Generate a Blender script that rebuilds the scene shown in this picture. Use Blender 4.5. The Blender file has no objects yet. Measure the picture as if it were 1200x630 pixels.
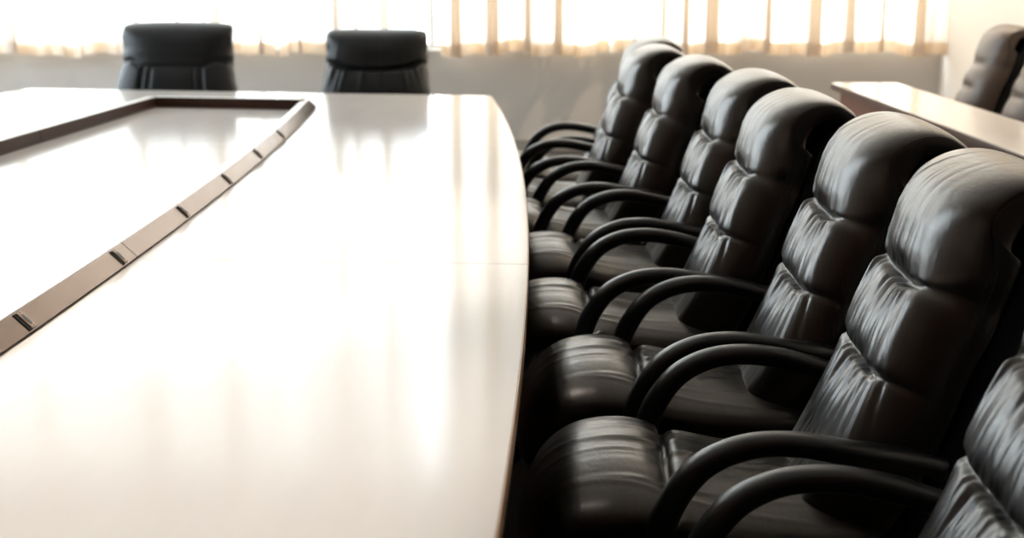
import bpy, bmesh, math, random
import numpy as np
from mathutils import Vector, Matrix
random.seed(7)
rng = np.random.RandomState(11)
SC = bpy.context.scene
COL = SC.collection
PI = math.pi

# ------------------------------------------------------------------ camera
cam_d = bpy.data.cameras.new('camera')
cam = bpy.data.objects.new('camera', cam_d)
COL.objects.link(cam)
cam.location = (0, 0, 1.43)
cam.rotation_euler = (PI / 2 - math.atan(360 / 1500), 0, math.radians(3))
cam_d.sensor_width = 36
cam_d.lens = 45
cam_d.clip_start = 0.05
cam_d.dof.use_dof = True
cam_d.dof.focus_distance = 2.6
cam_d.dof.aperture_fstop = 3.4
SC.camera = cam

# ------------------------------------------------------------------ world, light, exposure
SC.view_settings.view_transform = 'Standard'
SC.view_settings.look = 'None'
SC.view_settings.exposure = 0.26
SC.view_settings.gamma = 1.0
SC.view_settings.use_curve_mapping = False
SC.cycles.max_bounces = 12
SC.cycles.diffuse_bounces = 6
SC.cycles.transparent_max_bounces = 24
SC.cycles.caustics_reflective = False
SC.cycles.caustics_refractive = False
SC.cycles.sample_clamp_indirect = 6.0

SKY = 10.0
world = bpy.data.worlds.new('world')
SC.world = world
world.use_nodes = True
bg = world.node_tree.nodes['Background']
bg.inputs['Color'].default_value = (0.87, 0.935, 1.0, 1)
bg.inputs['Strength'].default_value = SKY


def portal(name, loc, rot, sx, sy):
    l = bpy.data.lights.new(name, 'AREA')
    l.shape = 'RECTANGLE'
    l.size, l.size_y = sx, sy
    l.cycles.is_portal = True
    o = bpy.data.objects.new(name, l)
    o.location, o.rotation_euler = loc, rot
    COL.objects.link(o)


# room measures
WY, WX, LX, NY, CZ = 9.9, 2.72, -5.3, -4.0, 4.6     # window wall, right wall, left wall, near wall, ceiling
SILL, HEAD = 0.768, 4.30
WIN = [(-5.05, -3.55), (-3.47, -1.97), (-1.89, -0.39), (-0.31, 1.19), (1.27, 2.60)]
LWIN = [(5.4, 7.4), (7.6, 9.65)]  # unseen left wall windows, added for daylight on table and back wall
portal('window_portal', (-1.22, WY + 0.14, (SILL + HEAD) / 2), (-PI / 2, 0, 0), 7.7, HEAD - SILL)
portal('added_window_portal', (LX - 0.14, 7.52, 2.0), (0, -PI / 2, 0), 2.2, 4.3)

# ------------------------------------------------------------------ materials


def mat(name, base, rough=0.5, metal=0.0, spec=0.5, coat=0.0, coat_rough=0.1):
    m = bpy.data.materials.new(name)
    m.use_nodes = True
    p = m.node_tree.nodes['Principled BSDF']
    p.inputs['Base Color'].default_value = (*base, 1)
    p.inputs['Roughness'].default_value = rough
    p.inputs['Metallic'].default_value = metal
    p.inputs['Specular IOR Level'].default_value = spec
    p.inputs['Coat Weight'].default_value = coat
    p.inputs['Coat Roughness'].default_value = coat_rough
    return m


def N(m, t, **kw):
    n = m.node_tree.nodes.new(t)
    for k, v in kw.items():
        if k in n.inputs:
            n.inputs[k].default_value = v
        else:
            setattr(n, k, v)
    return n


def L(m, a, b):
    m.node_tree.links.new(a, b)


def noise_color(m, c1, c2, scale=(1, 1, 1), nscale=5.0, detail=4, lo=0.35, hi=0.65):
    p = m.node_tree.nodes['Principled BSDF']
    tc = N(m, 'ShaderNodeTexCoord')
    mp = N(m, 'ShaderNodeMapping')
    mp.inputs['Scale'].default_value = scale
    nz = N(m, 'ShaderNodeTexNoise')
    nz.inputs['Scale'].default_value = nscale
    nz.inputs['Detail'].default_value = detail
    cr = N(m, 'ShaderNodeValToRGB')
    cr.color_ramp.elements[0].position, cr.color_ramp.elements[1].position = lo, hi
    cr.color_ramp.elements[0].color, cr.color_ramp.elements[1].color = (*c1, 1), (*c2, 1)
    L(m, tc.outputs['Object'], mp.inputs['Vector'])
    L(m, mp.outputs[0], nz.inputs['Vector'])
    L(m, nz.outputs['Fac'], cr.inputs['Fac'])
    L(m, cr.outputs['Color'], p.inputs['Base Color'])
    return mp


def noise_bump(m, scale=(1, 1, 1), nscale=200.0, strength=0.2, dist=0.001, detail=3, sub=None):
    p = m.node_tree.nodes['Principled BSDF']
    tc = N(m, 'ShaderNodeTexCoord')
    mp = N(m, 'ShaderNodeMapping')
    mp.inputs['Scale'].default_value = scale
    nz = N(m, 'ShaderNodeTexNoise')
    nz.inputs['Scale'].default_value = nscale
    nz.inputs['Detail'].default_value = detail
    b = N(m, 'ShaderNodeBump')
    b.inputs['Strength'].default_value = strength
    b.inputs['Distance'].default_value = dist
    L(m, tc.outputs['Object'], mp.inputs['Vector'])
    L(m, mp.outputs[0], nz.inputs['Vector'])
    L(m, nz.outputs['Fac'], b.inputs['Height'])
    if sub:
        L(m, sub.outputs['Normal'], b.inputs['Normal'])
    L(m, b.outputs['Normal'], p.inputs['Normal'])
    return b


M_leather = mat('black_leather', (0.007, 0.0050, 0.0038), 0.30, spec=0.75)
b0 = noise_bump(M_leather, (1, 1, 1), 420, 0.25, 0.0006)
noise_bump(M_leather, (7, 4, 1.4), 10, 0.22, 0.004, 4, b0)
M_leather_b = mat('black_leather_plain', (0.006, 0.0065, 0.007), 0.42, spec=0.3)
M_leather.node_tree.nodes['Principled BSDF'].inputs['Specular Tint'].default_value = (1.0, 0.93, 0.86, 1)
noise_bump(M_leather_b, (1, 1, 1), 420, 0.25, 0.0006)
M_leather_br = mat('dark_brown_leather', (0.085, 0.060, 0.045), 0.42, spec=0.6)
noise_bump(M_leather_br, (1, 1, 1), 400, 0.25, 0.0006)
M_arm = mat('black_arm_plastic', (0.008, 0.008, 0.0085), 0.33, spec=0.5)
M_shell = mat('back_shell_vinyl', (0.005, 0.006, 0.007), 0.62, spec=0.2)
M_thread = mat('black_thread', (0.012, 0.012, 0.013), 0.6)
M_base = mat('black_base_metal', (0.012, 0.012, 0.012), 0.35, spec=0.5)
M_rubber = mat('caster_black', (0.01, 0.01, 0.01), 0.6)
M_top = mat('white_laminate', (0.80, 0.77, 0.73), 0.13, spec=0.14)
noise_color(M_top, (0.68, 0.635, 0.595), (0.70, 0.655, 0.615), (1, 0.15, 1), 18, 5)
M_edge = mat('tan_edge_band', (0.42, 0.24, 0.13), 0.35)
M_wood = mat('dark_red_wood', (0.16, 0.055, 0.028), 0.38)
noise_color(M_wood, (0.12, 0.040, 0.020), (0.20, 0.070, 0.036), (1, 12, 1.2), 4, 6)
M_brown_edge = mat('brown_edge', (0.10, 0.050, 0.032), 0.35)
M_rail_in = mat('dark_brown_paint', (0.050, 0.022, 0.014), 0.45, spec=0.2)
M_rail = mat('bronze_metal', (0.155, 0.105, 0.078), 0.25, metal=1.0)
noise_bump(M_rail, (1, 400, 1), 2.0, 0.08, 0.0004)
M_railtop = mat('pale_metal_cap', (0.80, 0.77, 0.74), 0.3)
M_sock = mat('socket_black', (0.008, 0.008, 0.008), 0.35)
M_bezel = mat('socket_bezel_tan', (0.30, 0.21, 0.15), 0.35, metal=0.6)
M_wall = mat('painted_wall', (0.58, 0.535, 0.485), 0.75)
noise_bump(M_wall, (1, 1, 1), 60, 0.15, 0.002)
M_wallr = mat('cream_wall', (0.80, 0.72, 0.63), 0.75)
noise_bump(M_wallr, (1, 1, 1), 60, 0.15, 0.002)
M_ceil = mat('ceiling_white', (0.82, 0.80, 0.77), 0.8)
M_floor = mat('carpet', (0.04, 0.035, 0.03), 0.8)
noise_color(M_floor, (0.022, 0.019, 0.017), (0.05, 0.044, 0.038), (1, 1, 1), 90, 4)
noise_bump(M_floor, (1, 1, 1), 300, 0.6, 0.004)
M_frame = mat('window_frame_white', (0.7, 0.68, 0.64), 0.4)
M_base_b = mat('baseboard_grey', (0.32, 0.29, 0.26), 0.5)

M_glass = bpy.data.materials.new('window_glass')
M_glass.use_nodes = True
nt = M_glass.node_tree
nt.nodes.clear()
go = nt.nodes.new('ShaderNodeOutputMaterial')
gm = nt.nodes.new('ShaderNodeMixShader')
gt = nt.nodes.new('ShaderNodeBsdfTransparent')
gg = nt.nodes.new('ShaderNodeBsdfGlossy')
gt.inputs['Color'].default_value = (0.93, 0.96, 0.97, 1)
gg.inputs['Roughness'].default_value = 0.02
gm.inputs['Fac'].default_value = 0.06
nt.links.new(gt.outputs[0], gm.inputs[1])
nt.links.new(gg.outputs[0], gm.inputs[2])
nt.links.new(gm.outputs[0], go.inputs['Surface'])


def cloth(name, col_d, col_t, transp, fac_t, pattern=None):
    m = bpy.data.materials.new(name)
    m.use_nodes = True
    n = m.node_tree
    n.nodes.clear()
    out = n.nodes.new('ShaderNodeOutputMaterial')
    d = n.nodes.new('ShaderNodeBsdfDiffuse')
    t = n.nodes.new('ShaderNodeBsdfTranslucent')
    tr = n.nodes.new('ShaderNodeBsdfTransparent')
    m1 = n.nodes.new('ShaderNodeMixShader')
    m2 = n.nodes.new('ShaderNodeMixShader')
    d.inputs['Color'].default_value = (*col_d, 1)
    t.inputs['Color'].default_value = (*col_t, 1)
    m1.inputs['Fac'].default_value = fac_t
    m2.inputs['Fac'].default_value = transp
    n.links.new(d.outputs[0], m1.inputs[1])
    n.links.new(t.outputs[0], m1.inputs[2])
    n.links.new(m1.outputs[0], m2.inputs[1])
    n.links.new(tr.outputs[0], m2.inputs[2])
    n.links.new(m2.outputs[0], out.inputs['Surface'])
    if pattern:
        tc = n.nodes.new('ShaderNodeTexCoord')
        nz = n.nodes.new('ShaderNodeTexNoise')
        nz.inputs['Scale'].default_value = 14
        nz.inputs['Detail'].default_value = 3
        cr = n.nodes.new('ShaderNodeValToRGB')
        cr.color_ramp.elements[0].position, cr.color_ramp.elements[1].position = 0.4, 0.62
        cr.color_ramp.elements[0].color, cr.color_ramp.elements[1].color = (*pattern, 1), (*col_t, 1)
        n.links.new(tc.outputs['Object'], nz.inputs['Vector'])
        n.links.new(nz.outputs['Fac'], cr.inputs['Fac'])
        n.links.new(cr.outputs['Color'], t.inputs['Color'])
    return m


M_curtain = cloth('curtain_sheer', (0.80, 0.74, 0.66), (0.88, 0.82, 0.755), 0.05, 0.55)
M_curtain2 = cloth('curtain_warm', (0.76, 0.66, 0.54), (0.80, 0.705, 0.60), 0.03, 0.52)
M_hem = cloth('curtain_hem', (0.80, 0.70, 0.58), (0.85, 0.68, 0.50), 0.0, 0.55, (0.70, 0.48, 0.30))

# ------------------------------------------------------------------ mesh helpers


def link(name, verts, faces, m, parent=None, smooth=True):
    me = bpy.data.meshes.new(name)
    me.from_pydata([tuple(v) for v in verts], [], faces)
    me.validate()
    bm = bmesh.new()
    bm.from_mesh(me)
    bmesh.ops.recalc_face_normals(bm, faces=bm.faces)
    bm.to_mesh(me)
    bm.free()
    if smooth:
        me.polygons.foreach_set('use_smooth', [True] * len(me.polygons))
    me.materials.append(m)
    o = bpy.data.objects.new(name, me)
    COL.objects.link(o)
    if parent:
        o.parent = parent
    return o


class MB:
    def __init__(s):
        s.v, s.f = [], []

    def add(s, v, f):
        k = len(s.v)
        s.v += [tuple(p) for p in v]
        s.f += [tuple(i + k for i in q) for q in f]
        return s

    def box(s, x0, x1, y0, y1, z0, z1):
        v = [(x, y, z) for z in (z0, z1) for y in (y0, y1) for x in (x0, x1)]
        return s.add(v, [(0, 1, 3, 2), (4, 6, 7, 5), (0, 4, 5, 1), (2, 3, 7, 6), (0, 2, 6, 4), (1, 5, 7, 3)])

    def prism(s, poly, z0, z1):
        n = len(poly)
        v = [(x, y, z0) for x, y in poly] + [(x, y, z1) for x, y in poly]
        f = [tuple(range(n))[::-1], tuple(range(n, 2 * n))]
        f += [(i, (i + 1) % n, (i + 1) % n + n, i + n) for i in range(n)]
        return s.add(v, f)

    def sweep(s, path, section, close=True):
        """path: list of (pos, side, up); section: list of (a, b) offsets along side, up"""
        k = len(section)
        v = []
        for p, a, b in path:
            for u, w in section:
                v.append(tuple(np.array(p) + np.array(a) * u + np.array(b) * w))
        f = []
        for i in range(len(path) - 1):
            for j in range(k):
                jj = (j + 1) % k
                f.append((i * k + j, i * k + jj, (i + 1) * k + jj, (i + 1) * k + j))
        f.append(tuple(range(k))[::-1])
        f.append(tuple(range((len(path) - 1) * k, len(path) * k)))
        return s.add(v, f)

    def lathe(s, prof, cx=0, cy=0, n=24):
        v, f = [], []
        for r, z in prof:
            for i in range(n):
                a = 2 * PI * i / n
                v.append((cx + r * math.cos(a), cy + r * math.sin(a), z))
        for j in range(len(prof) - 1):
            for i in range(n):
                ii = (i + 1) % n
                f.append((j * n + i, j * n + ii, (j + 1) * n + ii, (j + 1) * n + i))
        f.append(tuple(range(n))[::-1])
        f.append(tuple(range((len(prof) - 1) * n, len(prof) * n)))
        return s.add(v, f)

    def build(s, name, m, parent=None, smooth=False, bevel=0.0, seg=2):
        o = link(name, s.v, s.f, m, parent, smooth)
        if bevel:
            md = o.modifiers.new('bevel', 'BEVEL')
            md.width, md.segments, md.limit_method, md.angle_limit = bevel, seg, 'ANGLE', 0.6
            if not smooth:
                o.data.polygons.foreach_set('use_smooth', [True] * len(o.data.polygons))
                wn = o.modifiers.new('wn', 'WEIGHTED_NORMAL')
                wn.keep_sharp = True
        return o


def empty(name, loc=(0, 0, 0), rz=0):
    o = bpy.data.objects.new(name, None)
    o.location, o.rotation_euler = loc, (0, 0, rz)
    o.empty_display_size = 0.1
    COL.objects.link(o)
    return o


def tag(o, label, cat, group=None):
    o['label'], o['category'] = label, cat
    if group:
        o['group'] = group
    return o


def struct(o):
    o['kind'] = 'structure'
    return o


def copy_tree(o, parent=None):
    c = o.copy()
    COL.objects.link(c)
    if parent:
        c.parent = parent
    for ch in list(o.children):
        copy_tree(ch, c)
    return c


def catmull(pts, n):
    p = np.array(pts, float)
    p = np.vstack([2 * p[0] - p[1], p, 2 * p[-1] - p[-2]])
    out = []
    for i in range(1, len(p) - 2):
        for t in np.linspace(0, 1, 24, endpoint=False):
            out.append(0.5 * (2 * p[i] + (p[i + 1] - p[i - 1]) * t + (2 * p[i - 1] - 5 * p[i] + 4 * p[i + 1] - p[i + 2]) * t * t
                              + (3 * p[i] - p[i - 1] - 3 * p[i + 1] + p[i + 2]) * t ** 3))
    out.append(p[-2])
    q = np.array(out)
    d = np.r_[0, np.cumsum(np.linalg.norm(np.diff(q, axis=0), axis=1))]
    s = np.linspace(0, d[-1], n)
    return np.array([np.interp(s, d, q[:, k]) for k in range(q.shape[1])]).T, s


def sm(a, b, x):
    t = np.clip((x - a) / (b - a), 0, 1)
    return t * t * (3 - 2 * t)


def cushion(name, prof, wfun, tfun, disp, m, parent, ns=150, nf=81, nb=25, n=3.6, e=None, front=0.5, n1=None, cap0=0.03, cap1=0.03):
    """closed padded form swept along the side profile (x, z); disp(s, t) raises or presses the front leather"""
    P, s = catmull(prof, ns)
    T = np.gradient(P, axis=0)
    T /= np.linalg.norm(T, axis=1)[:, None]
    Nn = np.stack([-T[:, 1], T[:, 0]], 1)           # front normal (profile runs upward, front is -x)
    S = s[-1]
    capf = np.sqrt(np.clip(1 - (1 - np.clip((s + 1e-4) / cap0, 0, 1)) ** 2, 0, 1)) * \
        np.sqrt(np.clip(1 - (1 - np.clip((S - s + 1e-4) / cap1, 0, 1)) ** 2, 0, 1))
    w = np.array([wfun(a, S) for a in s])
    th = np.array([tfun(a, S) for a in s])
    tf = np.sin(np.linspace(-1, 1, nf) * PI / 2 * 0.985) / math.sin(PI / 2 * 0.985)
    tb = np.sin(np.linspace(1, -1, nb) * PI / 2 * 0.985)[1:-1] / math.sin(PI / 2 * 0.985)
    rf = np.clip(1 - np.abs(tf) ** n, 0, 1) ** (e or 1 / n)
    rb = np.clip(1 - np.abs(tb) ** n, 0, 1) ** (1 / n)
    verts = []
    fr_ = front
    for i in range(ns):
        front = fr_(s[i], S) if callable(fr_) else fr_
        if n1:
            k_ = float(sm(.53, .71, s[i]))
            nn = n + (n1 - n) * k_
            rf = np.clip(1 - np.abs(tf) ** nn, 0, 1) ** (e + (1 / n1 - e) * k_)
        dsp = disp(s[i], tf, S) * rf * capf[i]
        mid = P[i] - Nn[i] * th[i] * front
        df = th[i] * front * rf * capf[i] + dsp
        db = -th[i] * (1 - front) * rb * capf[i]
        wc = w[i] * (0.86 + 0.14 * capf[i])
        for t, d in zip(np.r_[tf, tb], np.r_[df, db]):
            q = mid + Nn[i] * d
            verts.append((q[0], t * wc, q[1]))
    k = nf + nb - 2
    faces = []
    for i in range(ns - 1):
        for j in range(k):
            jj = (j + 1) % k
            faces.append((i * k + j, i * k + jj, (i + 1) * k + jj, (i + 1) * k + j))
    faces.append(tuple(range(k)))
    faces.append(tuple(range((ns - 1) * k, ns * k))[::-1])
    if name == 'backrest':
        bk_grid['G'], bk_grid['nf'] = np.array(verts).reshape(ns, k, 3), nf
    return link(name, verts, faces, m, parent)


bk_grid = {}

# ------------------------------------------------------------------ the room
f = MB().box(LX - 0.2, WX + 0.2, NY - 0.2, WY + 0.3, -0.1, 0.0)
struct(f.build('floor', M_floor))
f = MB().box(LX - 0.2, WX + 0.2, NY - 0.2, WY + 0.3, CZ, CZ + 0.1)
struct(f.build('ceiling', M_ceil))
f = MB().box(LX - 0.2, WX + 0.2, WY, WY + 0.22, 0, SILL)
f.box(LX - 0.2, WX + 0.2, WY, WY + 0.22, HEAD, CZ)
xs = [LX - 0.2] + [v for w in WIN for v in w] + [WX + 0.2]
for a, b in zip(xs[::2], xs[1::2]):
    f.box(a, b, WY, WY + 0.22, SILL, HEAD)
struct(f.build('wall_back', M_wall))
f = MB().box(LX - 0.2, LX, NY, WY, 0, 0.9)
f.box(LX - 0.2, LX, NY, WY, 3.1, CZ)
ys = [NY] + [v for w in LWIN for v in w] + [WY]
for a, b in zip(ys[::2], ys[1::2]):
    f.box(LX - 0.2, LX, a, b, 0.9, 3.1)
struct(f.build('wall_left', M_wall))
struct(MB().box(WX, WX + 0.2, NY, WY, 0, CZ).build('wall_right', M_wallr))
struct(MB().box(LX - 0.2, WX + 0.2, NY - 0.2, NY, 0, CZ).build('wall_near', M_wood))
struct(MB().box(LX, WX, WY - 0.015, WY, 0, 0.09).build('baseboard_back', M_base_b, bevel=0.004))
struct(MB().box(WX - 0.015, WX, NY, WY - 0.015, 0, 0.09).build('baseboard_right', M_base_b, bevel=0.004))


def window(i, horiz, a, b, z0, z1):
    fr, pn = MB(), MB()
    t = 0.045

    def bx(mb, u0, u1, d0, d1, w0, w1):
        if horiz:
            mb.box(u0, u1, WY + d0, WY + d1, w0, w1)
        else:
            mb.box(LX - d1, LX - d0, u0, u1, w0, w1)
    bx(fr, a, b, 0.06, 0.12, z0, z0 + t)
    bx(fr, a, b, 0.06, 0.12, z1 - t, z1)
    for u in (a, (a + b) / 2 - t / 2, b - t):
        bx(fr, u, u + t, 0.06, 0.12, z0 + t, z1 - t)
    w = struct(fr.build('window_%d' % i, M_frame, bevel=0.004))
    bx(pn, a + t, b - t, 0.088, 0.092, z0 + t, z1 - t)
    pn.build('pane', M_glass, w)


for i, (a, b) in enumerate(WIN):
    window(i + 1, True, a, b, SILL, HEAD)
for i, (a, b) in enumerate(LWIN):  # the added left windows
    window(i + 6, False, a, b, 0.9, 3.1)
struct(MB().box(LX, WX, WY + 0.002, WY + 0.06, SILL - 0.004, SILL + 0.004).build('trim_1', M_frame, bevel=0.004))


# ------------------------------------------------------------------ curtains
CY = WY - 0.12


def px2x(px):
    return (px - 680) / 1500 * CY * 1.0325


TIGHT = [(px2x(p), a) for p, a in [(12, .5), (33, 1.0), (178, 1.0), (225, .3), (268, .7), (300, .3), (332, 1.1), (405, .6), (430, .9), (463, 1.1),
                                   (541, 1.3), (582, 1.5), (622, .8), (657, 1.4), (700, .5), (740, .8), (772, .9), (795, 1.0), (825, 1.5), (858, .7),
                                   (887, .9), (937, 1.4), (977, 1.4), (1012, .8), (1053, 1.3), (1100, .9)]]


TIGHT += [(x_, rng.uniform(.4, 1.05) * (1 if x_ < -1.0 else .35)) for x_ in np.arange(-5.0, 2.5, .21) + rng.uniform(-.08, .08, 36)]


def curtain(x0, x1, label, cm, ztop=4.38):
    n = int((x1 - x0) / 0.007)
    u = np.linspace(x0, x1, n)
    ph = rng.rand(6) * 6.28
    soft = 0.020 * np.sin(u * 2 * PI / 0.33 + ph[0] + 1.3 * np.sin(u * 1.9 + ph[1])) + 0.012 * np.sin(u * 2 * PI / 0.143 + ph[2] + 1.5 * np.sin(u * 3.1))
    X = u.copy()
    Yf = soft.copy()
    for xc, a in TIGHT:
        a = a * float(sm(.03, .12, min(xc - x0, x1 - xc)))
        d = (u - xc) / (0.030 + 0.022 * ((xc * 7.31) % 1))
        X = X - a * 0.040 * 2.9 * d * np.exp(-d * d)
        Yf = Yf - a * 0.040 * np.exp(-d * d * 1.1)
    zs = np.r_[np.linspace(0, 0.095, 8), np.linspace(0.2, ztop - 0.75, 26)]
    V, F = [], []
    for k, z in enumerate(zs):
        fall = 1.0 - 0.35 * z / (ztop - 0.75)
        for i in range(n):
            hem = 0.014 * math.sin(u[i] * 7.3 + ph[3]) + 0.013 * math.sin(u[i] * 19 + ph[4])
            flare = 1 + 0.5 * math.exp(-z / 0.25)
            V.append((X[i], CY + Yf[i] * fall * flare + 0.004 * math.sin(u[i] * 60 + z * 3), 0.745 + 0.010 * (u[i] + 1) / 2 + z + (hem if z < 0.25 else hem * math.exp(-(z - .25) * 4))))
    for k in range(len(zs) - 1):
        for i in range(n - 1):
            F.append((k * n + i, k * n + i + 1, (k + 1) * n + i + 1, (k + 1) * n + i))
    o = link('curtain', V, F, cm)
    tag(o, label, 'curtain', 'curtains along the window wall')
    hv = [(x, y + 0.006, z) for x, y, z in V[:8 * n]]
    link('hem', hv, F[:7 * (n - 1)], M_hem, o)
    return o


curtain(-5.2, px2x(337) - 0.004, 'bright sheer cream curtain hanging behind the left chair at the table end', M_curtain)
curtain(px2x(337) + 0.004, px2x(497), 'sheer cream curtain hanging behind the right chair at the table end', M_curtain)
curtain(px2x(523), px2x(715) - 0.004, 'cream curtain with tan folds hanging above the far end of the chair row', M_curtain2)
curtain(px2x(715) + 0.004, px2x(1106), 'cream curtain with tan folds ending beside the right wall corner', M_curtain2)
rl = MB()
rl.box(-5.2, 2.68, CY - 0.02, CY + 0.02, 4.40, 4.425)
for i in range(9):
    x = -5.0 + i * 0.94
    rl.box(x - 0.015, x + 0.015, CY, WY, 4.403, 4.42)
tag(rl.build('curtain_rail', M_frame, bevel=0.003), 'white curtain rail fixed above the windows', 'curtain rail')

# ------------------------------------------------------------------ the conference table
AX = -1.745


def ex(y):
    return -0.095 - 0.0147 * (y - 1.7) ** 2


def exl(y):
    return -3.43 + 0.0147 * (y - 1.7) ** 2


table = empty('conference_table', (AX, 1.8, 0))
tag(table, 'large boat-shaped conference table with glossy white top and raised bronze rail', 'table')


def rel(v):
    return [(x - AX, y - 1.8, z) for x, y, z in v]


YN = -3.3


def far_y(x):                   # the far end of the top
    return 6.69 + (x + 0.462) * (6.97 - 6.69) / (-3.05 + 0.462)


seams = [YN, -1.02, 0.93, 2.88, 4.83, None]
for a, b in zip(seams[:-1], seams[1:]):
    ye = np.linspace(a + (0.001 if a > YN else 0), (b - 0.001) if b else 6.69, 24)
    yl = ye if b else np.linspace(a + 0.001, 6.955, 24)
    poly = [(ex(y), y) for y in ye] + [(exl(y), y) for y in yl[::-1]]
    mb = MB().prism(poly, 0.712, 0.75)
    mb.v = rel(mb.v)
    top = mb.build('tabletop', M_top, table, bevel=0.0012, seg=1)
    for side in (0, 1):
        yy, fn, sg = (ye, ex, 1) if side == 0 else (yl, exl, -1)
        path = [((fn(y), y, 0), (sg, 0, 0), (0, 0, 1)) for y in yy]
        eb = MB().sweep(path, [(0, .7115), (0.003, .7115), (0.004, .716), (0.004, .744), (0.002, .7485), (0, .7485)])
        eb.v = rel(eb.v)
        eb.build('edge_band', M_edge, top)

# pedestal under the top
ins = 0.55
yy = np.linspace(YN + 0.5, 6.2, 30)
poly = [(ex(y) - ins, y) for y in yy] + [(exl(y) + ins, y) for y in yy[::-1]]
mb = MB().prism(poly, 0.0, 0.712)
mb.v = rel(mb.v)
mb.build('pedestal', M_wood, table)


# raised rail around the middle
def rr(y):
    return -1.015 - 0.0125 * (y - 1.7) ** 2


def lr(y):
    return -2.13 + 0.0052 * (y - 1.7) ** 2


def socket_at(y):
    """frame on the outer face of the right rail"""
    e = 0.05
    d = np.array([rr(y + e) - rr(y - e), 2 * e, 0.0])
    d /= np.linalg.norm(d)
    up = np.array([-0.034, 0, 0.0325])
    up /= np.linalg.norm(up)
    nrm = np.cross(d, up)
    nrm = nrm if nrm[0] > 0 else -nrm
    c = np.array([rr(y) - 0.0165, y, 0.75 + 0.0238])
    return c, d, up, nrm


SOCK = [2.265, 2.80, 3.35, 3.883, 4.41, 4.93]
rail_seams = [(-2.6, -1.02), (-1.02, 0.93), (0.93, 2.88), (2.88, 4.83), (4.83, 6.08)]
for a, b in rail_seams:
    yy = np.linspace(a + 0.002, b - 0.002, 16)
    path = []
    for y in yy:
        sl = (rr(y + .01) - rr(y - .01)) / .02
        sd = np.array([1, -sl, 0]) / math.hypot(1, sl)
        path.append(((rr(y), y, 0.75), sd, (0, 0, 1)))
    r = MB().sweep(path, [(-.010, 0.0055), (-.001, .0055), (0, .007), (-.034, .0395), (-.036, .0405), (-.066, .0405), (-.066, .0055)])
    r.v = rel(r.v)
    ro = r.build('rail', M_rail, table)
    cp = MB().sweep(path, [(-.036, .0402), (-.0362, .042), (-.0665, .042), (-.0665, .0402)])
    cp.v = rel(cp.v)
    cp.build('rail_cap', M_railtop, ro)
    bs = MB().sweep(path, [(-.004, .0002), (-.004, .0055), (-.060, .0055), (-.060, .0002)])
    bs.v = rel(bs.v)
    bs.build('rail_base', M_rail_in, ro)
    for ys_ in SOCK + [1.75, 1.15, .5, -.1, -.7, -1.3, -1.9]:
        if a < ys_ < b:
            c, d, up, nr = socket_at(ys_)
            R = lambda u, w, h: tuple(c + d * u + up * w + nr * h)

            def bx(mb, u0, u1, w0, w1, h0, h1):
                v = [R(x, y, z) for z in (h0, h1) for y in (w0, w1) for x in (u0, u1)]
                mb.add(v, [(0, 1, 3, 2), (4, 6, 7, 5), (0, 4, 5, 1), (2, 3, 7, 6), (0, 2, 6, 4), (1, 5, 7, 3)])
            s = MB()
            bx(s, -.0145, .0145, -.0215, .0215, -.002, .0012)  # black recess plate; its wider strip beside the bezel is a painted shadow
            s.v = rel(s.v)
            s.build('socket_recess_shadow', M_sock, ro)
            s = MB()
            bx(s, -.007, .0125, -.020, .020, .0012, .0045)
            s.v = rel(s.v)
            s.build('socket', M_bezel, ro, bevel=.0012)
            s = MB()
            ring = [((.003) + .0050 * math.cos(k), .0135 * math.copysign(abs(math.sin(k)) ** .8, math.sin(k))) for k in np.linspace(0, 2 * PI, 16, endpoint=False)]
            v = [R(a_, b_, h) for h in (.004, .0056) for a_, b_ in ring]
            s.add(v, [tuple(range(16))[::-1], tuple(range(16, 32))] + [(q, (q + 1) % 16, (q + 1) % 16 + 16, q + 16) for q in range(16)])
            for w in (-.0172, .0172):
                bx(s, .001, .005, w - .0014, w + .0012, .004, .0054)
            s.v = rel(s.v)
            s.build('socket_insert', M_sock, ro)
for a, b in rail_seams:
    yy = np.linspace(a + 0.002, b - 0.002 if b < 6 else 6.06, 16)
    path = []
    for y in yy:
        sl = (lr(y + .01) - lr(y - .01)) / .02
        sd = np.array([1, -sl, 0]) / math.hypot(1, sl)
        path.append(((lr(y), y, 0.75), sd, (0, 0, 1)))
    r = MB().sweep(path, [(.010, .0003), (.010, .006), (0, .008), (0, .0475), (-.002, .049), (-.04, .049), (-.06, .0003)])
    r.v = rel(r.v)
    ro = r.build('rail', M_rail_in, table)
    cp = MB().sweep(path, [(0, .0488), (-.001, .0505), (-.04, .0505), (-.04, .0488)])
    cp.v = rel(cp.v)
    cp.build('rail_cap', M_railtop, ro)
for p0, p1, sg in [((-2.035, 6.06), (-1.30, 5.985), -1), ((-2.03, -2.6), (-1.27, -2.6), 1)]:
    d = np.array([p1[0] - p0[0], p1[1] - p0[1], 0])
    d /= np.linalg.norm(d)
    sd = np.array([d[1], -d[0], 0]) if sg < 0 else np.array([-d[1], d[0], 0])
    path = [((p0[0], p0[1], 0.75), sd, (0, 0, 1)), ((p1[0], p1[1], 0.75), sd, (0, 0, 1))]
    r = MB().sweep(path, [(.010, .0003), (.010, .006), (0, .008), (0, .0475), (-.002, .049), (-.04, .049), (-.06, .0003)])
    r.v = rel(r.v)
    ro = r.build('rail', M_rail_in, table)
    cp = MB().sweep(path, [(0, .0488), (-.001, .0505), (-.04, .0505), (-.04, .0488)])
    cp.v = rel(cp.v)
    cp.build('rail_cap', M_railtop, ro)

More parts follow.
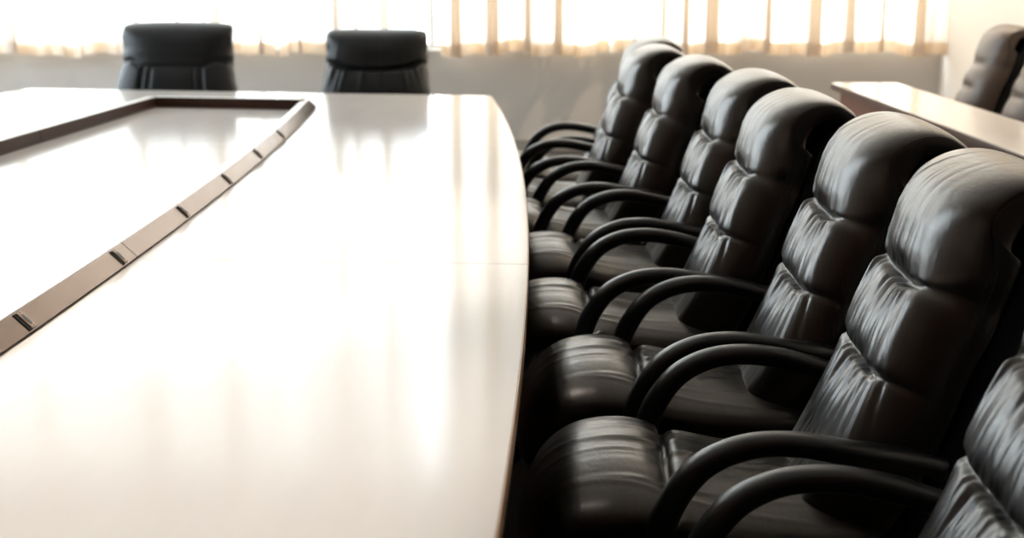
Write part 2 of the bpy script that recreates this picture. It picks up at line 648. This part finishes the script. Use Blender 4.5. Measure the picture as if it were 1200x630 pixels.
# ------------------------------------------------------------------ the side table on the right
st = empty('side_table', (1.75, 5.6, 0))
tag(st, 'narrow side table with pale top, brown edge and reddish wood front panel', 'table')
F0, F1 = np.array([1.452, 7.53]), np.array([1.612, 4.55])
d2 = (F1 - F0) / np.linalg.norm(F1 - F0)
n2 = np.array([-d2[1], d2[0]])
n2 = n2 if n2[0] > 0 else -n2
F1 = F0 + d2 * 5.2
DEP = 0.38


def quad(a0, a1, b0, b1):       # along the front edge, then depth
    return [tuple(F0 + d2 * a + n2 * b - np.array([1.75, 5.6])) for a, b in ((a0, b0), (a1, b0), (a1, b1), (a0, b1))]


tp = MB().prism(quad(0, 5.2, 0, DEP), 0.748, 0.75).build('tabletop', M_top, st)
MB().prism(quad(-0.002, 5.202, -0.002, DEP + .002), 0.712, 0.7485).build('tabletop_edge', M_brown_edge, st, bevel=0.004)
MB().prism(quad(0.03, 5.17, 0.05, 0.07), 0.04, 0.712).build('front_panel', M_wood, st, bevel=0.002)
for a in (0.03, 1.7, 3.4, 5.13):
    MB().prism(quad(a, a + 0.05, 0.07, 0.085 if a < 0.1 else DEP - 0.06), 0.0, 0.712).build('leg', M_wood, st, bevel=0.002)


# ------------------------------------------------------------------ downlights added out of view to brighten the table and right-hand walls
M_lens = bpy.data.materials.new('added_downlight_lens')
M_lens.use_nodes = True
pl = M_lens.node_tree.nodes['Principled BSDF']
pl.inputs['Emission Color'].default_value = (1.0, 0.9, 0.78, 1)
pl.inputs['Emission Strength'].default_value = 8
TW, WW = 320, 190
tn = (1.0, 0.94, 0.87)
wn = (1.0, 0.80, 0.58)
DL = [(x, y, TW, 37 if x < -2 else 37, tn, 'added ceiling downlight above the %s, %s' % (a, b))
      for x, a in ((-2.3, 'left half of the table'), (-1.16, 'right half of the table')) for y, b in ((0.1, 'farthest from the window'), (1.6, 'middle of three'), (3.1, 'nearest the window'))]
DL += [(1.75, 8.7, 2.2 * WW, 95, wn, 'added warm ceiling downlight in the corner beside the right wall'),
       (2.0, 6.2, WW, 80, wn, 'added warm ceiling downlight above the side table')]
for x, y, en, cone, colr, lab in DL:
    e = empty('added_downlight', (x, y, CZ))
    tag(e, lab, 'ceiling light', 'added round ceiling downlights')
    MB().lathe([(.075, -.004), (.105, -.012), (.115, -.004), (.115, 0), (.075, 0)], n=32).build('trim_ring', M_frame, e)
    MB().lathe([(.076, -.003), (.076, -.0005)], n=32).build('lens', M_lens, e)
    ld = bpy.data.lights.new('added_downlight_lamp', 'SPOT')
    ld.energy, ld.spot_size, ld.spot_blend, ld.shadow_soft_size = en, math.radians(cone), 0.45, 0.07
    ld.color = colr
    lo = bpy.data.objects.new('added_downlight_lamp', ld)
    lo.location, lo.parent = (0, 0, -0.09), e
    COL.objects.link(lo)


# ------------------------------------------------------------------ chairs
def pillow(u, p=2.6):
    return 1 - np.abs(2 * np.clip(u, 0, 1) - 1) ** p


def wrinkles(seed, n, amp):
    r = np.random.RandomState(seed)
    return [(r.uniform(-.85, .85), r.uniform(-1.6, 1.6), amp * r.uniform(.5, 1.2) * (1 if r.rand() > .4 else -.6), r.uniform(.018, .042), r.uniform(.05, .13)) for _ in range(n)]


def make_chair(name, hw=0.207, style='tufted', ml=M_leather, seat_hw=0.232, arm_y=0.252, seed=1, zs=1.0):
    t = empty(name)
    # ---- seat: front roll, crease, flatter rear pad
    sp = [(-0.272, .285), (-0.292, .34), (-.287, .40), (-.262, .470), (-.216, .513), (-.155, .531), (-.085, .533), (-.01, .516), (.09, .494), (.20, .486), (.34, .48)]
    wr = wrinkles(seed + 5, 18, 0.0045)

    def sdisp(s, tt, S):
        sc = 0.462 - 0.012 * (1 - tt ** 2)
        a = np.where(s < sc, 0.016 * pillow(s / sc, 4), 0.010 * pillow((s - sc) / (S - sc) * .9, 5))
        a = a - 0.026 * np.exp(-((s - sc) / .009) ** 2) * (1 - .35 * tt ** 4) + 0.010 * (1 - tt ** 2) - 0.006
        for t0, k, am, w, dec in wr:
            ds = np.abs(s - sc)
            a = a + am * np.exp(-((tt - t0 - k * .35 * (s - sc)) / w) ** 2) * np.exp(-ds / (dec * 1.5)) * (1 - np.exp(-ds / .012))
        return a
    cushion('seat', sp, lambda s, S: seat_hw * (1 - .03 * math.exp(-((s - .462) / .02) ** 2)), lambda s, S: .105 + .02 * math.exp(-((s - .25) / .15) ** 2), sdisp, ml, t, ns=130, nf=101, n=3.0, e=.40)
    # ---- backrest: lower, middle and head pillow, the head rolled over backwards
    bp = [(.225, .47), (.262, .53), (.296, .60), (.336, .70), (.368, .80), (.396, .886), (.408, .945), (.425, .998), (.456, 1.043), (.505, 1.072), (.560, 1.085), (.615, 1.078), (.668, 1.045)]
    bp = [(x - .018 - .012 * float(sm(.92, .80, z)), z) for x, z in bp]
    if zs != 1.0:
        bp = [(x, .47 + (z - .47) * zs) for x, z in bp]
    wr1, wr2 = wrinkles(seed + 1, 20, .009), wrinkles(seed + 2, 20, .009)
    S1, S2 = .468, .295                       # arc lengths of the two creases

    def bdisp(s, tt, S):
        tt2 = tt ** 2
        if style == 'tufted':
            c1 = S1 - .022 * (1 - tt2) ** 2
            c2 = S2 - .022 * (1 - tt2) ** 2
            u3 = (s - c1) / (S - .16 - c1)
            a = np.where(s > c1, .003 * pillow(u3 * .62, 6), np.where(s > c2, .008 * pillow((s - c2) / (c1 - c2), 7), .008 * pillow(s / c2 * .5 + .5, 7)))
            a = a * sm(S + .02, S - .25, s)
            for sc, wr_, g in ((c1, wr1, 1), (c2, wr2, 1)):
                ds = s - sc
                a = a - (.007 + .015 * np.exp(-(tt / .42) ** 2)) * np.exp(-(ds / .008) ** 2)
                a = a - .011 * np.exp(-(tt / .36) ** 2 - (ds / np.where(ds < 0, .060, .030)) ** 2)
                for t0, k, am, w, dec in wr_:
                    ctr = t0 * (1 + np.clip(-ds * 1.2, -.5, .6)) + k * .12 * ds
                    side = np.where(ds < 0, 1.0, .55)
                    a = a + am * side * np.exp(-((tt - ctr) / w) ** 2) * np.exp(-np.abs(ds) / dec) * (1 - np.exp(-np.abs(ds) / .010))
            low = sm(S1 + .05, S1 - .04, s)
            a = a + low * (.012 * np.exp(-((np.abs(tt) - .74) / .16) ** 2) - .008 * np.exp(-(tt / .35) ** 2))
            a = a + (1 - low) * .006 * (1 - tt2)
        elif style == 'panel':
            c1 = S1 - .035 * sm(.80, .48, np.abs(tt))
            a = .012 * (1 - tt2) * sm(S, S - .2, s)
            a = a - .014 * np.exp(-((s - c1) / .012) ** 2) * sm(1.0, .85, np.abs(tt))
            inner = sm(c1 + .01, c1 - .02, s)
            a = a - inner * .020 * np.exp(-((np.abs(tt) - .50) / .035) ** 2) - inner * .010 * sm(.5, .42, np.abs(tt)) * 1.0
            a = a - inner * .006 * np.exp(-((np.abs(tt) - .36) / .03) ** 2)
        elif style == 'smile':
            c1 = S1 + .01 - .050 * (1 - np.abs(tt) ** 2.5)
            a = np.where(s > c1, .020 * pillow((s - c1) / (S - .16 - c1) * .6, 3), .012)
            a = a * sm(S + .02, S - .25, s) - .022 * np.exp(-((s - c1) / .014) ** 2) * sm(1.0, .8, np.abs(tt))
            for t0, k, am, w, dec in wr1:
                ds = s - c1
                a = a + 1.3 * am * np.exp(-((tt - t0 * (1 - ds)) / w) ** 2) * np.exp(-np.abs(ds) / dec) * np.where(ds < 0, 1, .2) * (1 - np.exp(-np.abs(ds) / .012))
        else:                                   # ribbed: deep short creases across a narrow middle band
            a = .012 * (1 - tt2) * sm(S, S - .2, s)
            for sc in (.17, .31, .445):
                a = a - .011 * np.exp(-((s - sc) / .026) ** 2) * sm(.85, .35, np.abs(tt))
                a = a + .003 * np.exp(-((s - sc - .07) / .04) ** 2) * (1 - tt2)
        return a
    flare = {'tufted': 0.0, 'panel': .06, 'smile': .04}.get(style, 0)
    cushion('backrest', bp, lambda s, S: hw * (1 - .03 * math.exp(-((s - S1) / .02) ** 2)) + flare * float(sm(S1 + .12, .1, s)) - .02 * float(sm(.15, 0, s)) * (style == 'tufted') - (.03 * float(sm(S - .16, S, s)) if flare else 0),
            lambda s, S: .150 - .098 * float(sm(S - .29, S - .06, s)), bdisp, ml, t, ns=190, nf=131, n=3.1, e=.42, n1=6.0, front=lambda s, S: .8 - .3 * float(sm(S - .3, S - .05, s)), cap0=.03, cap1=.018)
    # ---- moulded outer shell behind the cushion
    sh = [(.330, .40), (.360, .47), (.400, .58), (.440, .70), (.478, .82), (.514, .92), (.566, 1.036)]
    cushion('back_shell', sh, lambda s, S: hw - .006 - .035 * float(sm(S - .22, S, s)) ** 1.5, lambda s, S: .085, lambda s, tt, S: 0 * tt, M_shell, t, ns=60, nf=41, cap0=.03, cap1=.08)
    # ---- stitched seam along each side of the headrest, laid on the leather
    G, nf_ = bk_grid['G'], bk_grid['nf']
    for sg in (1, -1):
        mb = MB()
        for off in (3, 6):
            col = (nf_ - 1 - off) if sg > 0 else off
            rows_ = range(96, 186)
            path = [(G[i_, col] + np.array([0, sg * .0006, 0]), (1, 0, 0), (0, 0, 1)) for i_ in rows_]
            mb.sweep(path, [(.0011 * math.cos(k), .0011 * math.sin(k)) for k in np.linspace(0, 2 * PI, 6, endpoint=False)])
        mb.build('seam', M_thread, t, smooth=True)
    # ---- looped armrests
    ac = [(.06, .355), (-.005, .375), (-.046, .43), (-.050, .49), (-.026, .550), (.016, .603), (.080, .636), (.155, .645), (.235, .635), (.33, .614), (.43, .585)]
    Pa, sa = catmull(ac, 70)
    Ta = np.gradient(Pa, axis=0)
    Ta /= np.linalg.norm(Ta, axis=1)[:, None]
    for sg in (1, -1):
        path = []
        for i in range(len(Pa)):
            up = np.array([-Ta[i, 1], 0, Ta[i, 0]])
            fat = 1.12 - .22 * float(sm(.2, .6, sa[i] / sa[-1]))
            yi = arm_y - .052 * float(sm(.72, 1.0, sa[i] / sa[-1]))
            path.append(((Pa[i, 0], sg * yi, Pa[i, 1]), np.array([0, 1, 0]) * fat, up * fat))
        sec = []
        for k in np.linspace(0, 2 * PI, 28, endpoint=False):
            c, s0 = math.cos(k), math.sin(k)
            a = .027 * math.copysign(abs(c) ** .75, c)
            b = .0225 * math.copysign(abs(s0) ** .8, s0)
            if abs(s0 + .35) < .14:
                a *= .95
            sec.append((a, b))
        mb = MB().sweep(path, sec)
        ar = mb.build('armrest', M_arm, t, smooth=True)
        bk = MB().box(.03, .09, sg * arm_y - .012 if sg > 0 else -arm_y - .012, sg * arm_y + .012 if sg > 0 else -arm_y + .012, .335, .375)
        bk.box(.0, .10, *sorted((sg * .12, sg * (arm_y + .012))), .335, .352)
        bk.build('arm_bracket', M_base, ar, bevel=.004)
    # ---- mechanism, gas column, five star base
    mb = MB().box(-.10, .16, -.13, .13, .345, .385)
    mb.box(.10, .36, -.05, .05, .335, .36)
    mb.sweep([((.34, 0, .335), (0, .05, 0), (-.02, 0, .006)), ((.40, 0, .42), (0, .05, 0), (-.02, 0, .006)), ((.47, 0, .58), (0, .05, 0), (-.02, 0, .006))], [(-1, -1), (1, -1), (1, 1), (-1, 1)])
    mb.build('seat_mechanism', M_base, t, bevel=.006)
    MB().lathe([(.030, .10), (.030, .22), (.019, .225), (.019, .35)], .03, 0, 20).build('gas_column', M_base, t, smooth=False)
    st_ = MB().lathe([(.05, .085), (.055, .10), (.05, .135), (.034, .15)], .03, 0, 24)
    for k in range(5):
        a = 2 * PI * k / 5 + .3
        d = np.array([math.cos(a), math.sin(a), 0])
        sd = np.array([-d[1], d[0], 0])
        path = [(np.array([.03, 0, .11]) + d * r + np.array([0, 0, z]), sd * w, np.array([0, 0, 1.0]) * h) for r, z, w, h in ((.03, 0, .030, .024), (.15, -.008, .024, .018), (.29, -.028, .020, .012))]
        st_.sweep(path, [(-1, -.8), (-.7, -1), (.7, -1), (1, -.8), (.8, .8), (.4, 1), (-.4, 1), (-.8, .8)])
    st_.build('star_base', M_base, t, bevel=.003)
    for k in range(5):
        a = 2 * PI * k / 5 + .3
        c = np.array([.03 + .275 * math.cos(a), .275 * math.sin(a)])
        d = np.array([-math.sin(a), math.cos(a)])
        cs = MB()
        for sg in (-1, 1):
            n_ = 18
            vv, ff = [], []
            for e_ in (.008, .020):
                for i in range(n_):
                    b = 2 * PI * i / n_
                    q = c + d * sg * e_ + np.array([math.cos(a), math.sin(a)]) * .026 * math.cos(b)
                    vv.append((q[0], q[1], .027 + .026 * math.sin(b)))
            for i in range(n_):
                j = (i + 1) % n_
                ff.append((i, j, j + n_, i + n_))
            ff += [tuple(range(n_)), tuple(range(n_, 2 * n_))]
            cs.add(vv, ff)
        cs.lathe([(.008, .03), (.008, .075), (.012, .078), (.012, .084)], c[0], c[1], 12)
        cs.build('caster', M_rubber, t, bevel=.002)
    return t


row = [  # x, y, yaw, where it stands
    (.242, 1.64, .00, 'black leather chair cut off by the lower right corner of the photo, nearest the camera'),
    (.200, 2.29, .00, 'black leather chair with the largest fully visible headrest, second from the camera in the row'),
    (.172, 2.88, .03, 'black leather tufted chair third from the camera in the row beside the table'),
    (.058, 3.46, .04, 'black leather tufted chair fourth from the camera in the row beside the table'),
    (.028, 4.12, .06, 'black leather tufted chair fourth from the window end of the long row'),
    (-.100, 4.76, .06, 'black leather tufted chair third from the window end of the long row'),
    (-.215, 5.40, .07, 'black leather tufted chair second from the window end of the long row'),
    (-.190, 6.02, .07, 'black leather chair at the window end of the row, mostly hidden behind its neighbour'),
]
proto = make_chair('conference_chair')
for i, (x, y, a, lab) in enumerate(row):
    o = proto if i == 0 else copy_tree(proto)
    o.location = (x, y, 0)
    o.rotation_euler = (0, 0, a)
    tag(o, lab, 'chair', 'black leather chairs along the right side of the conference table')

c = make_chair('conference_chair', hw=.312, zs=1.012, style='panel', ml=M_leather_b, seat_hw=.27, arm_y=.32, seed=21)
c.location, c.rotation_euler = (-2.262, 6.70, 0), (0, 0, PI / 2)
tag(c, 'dark leather chair with panelled back at the far table end, left of the pair', 'chair', 'chairs at the far end of the conference table')
c = make_chair('conference_chair', hw=.281, style='smile', ml=M_leather_b, seat_hw=.25, arm_y=.30, seed=33, zs=.955)
c.location, c.rotation_euler = (-1.122, 6.62, 0), (0, 0, PI / 2)
tag(c, 'black leather chair with curved crease at the far table end, right of the pair', 'chair', 'chairs at the far end of the conference table')

c = make_chair('conference_chair', hw=.207, style='ribbed', ml=M_leather_br, seed=44)
c.location, c.rotation_euler = (1.84, 7.35, 0), (0, 0, -.05)
tag(c, 'dark brown leather chair behind the side table, nearer the window', 'chair', 'brown chairs behind the side table')
c2 = copy_tree(c)
c2.location = (1.915, 6.74, 0)
tag(c2, 'dark brown leather chair behind the side table, cut off by the photo right edge', 'chair', 'brown chairs behind the side table')
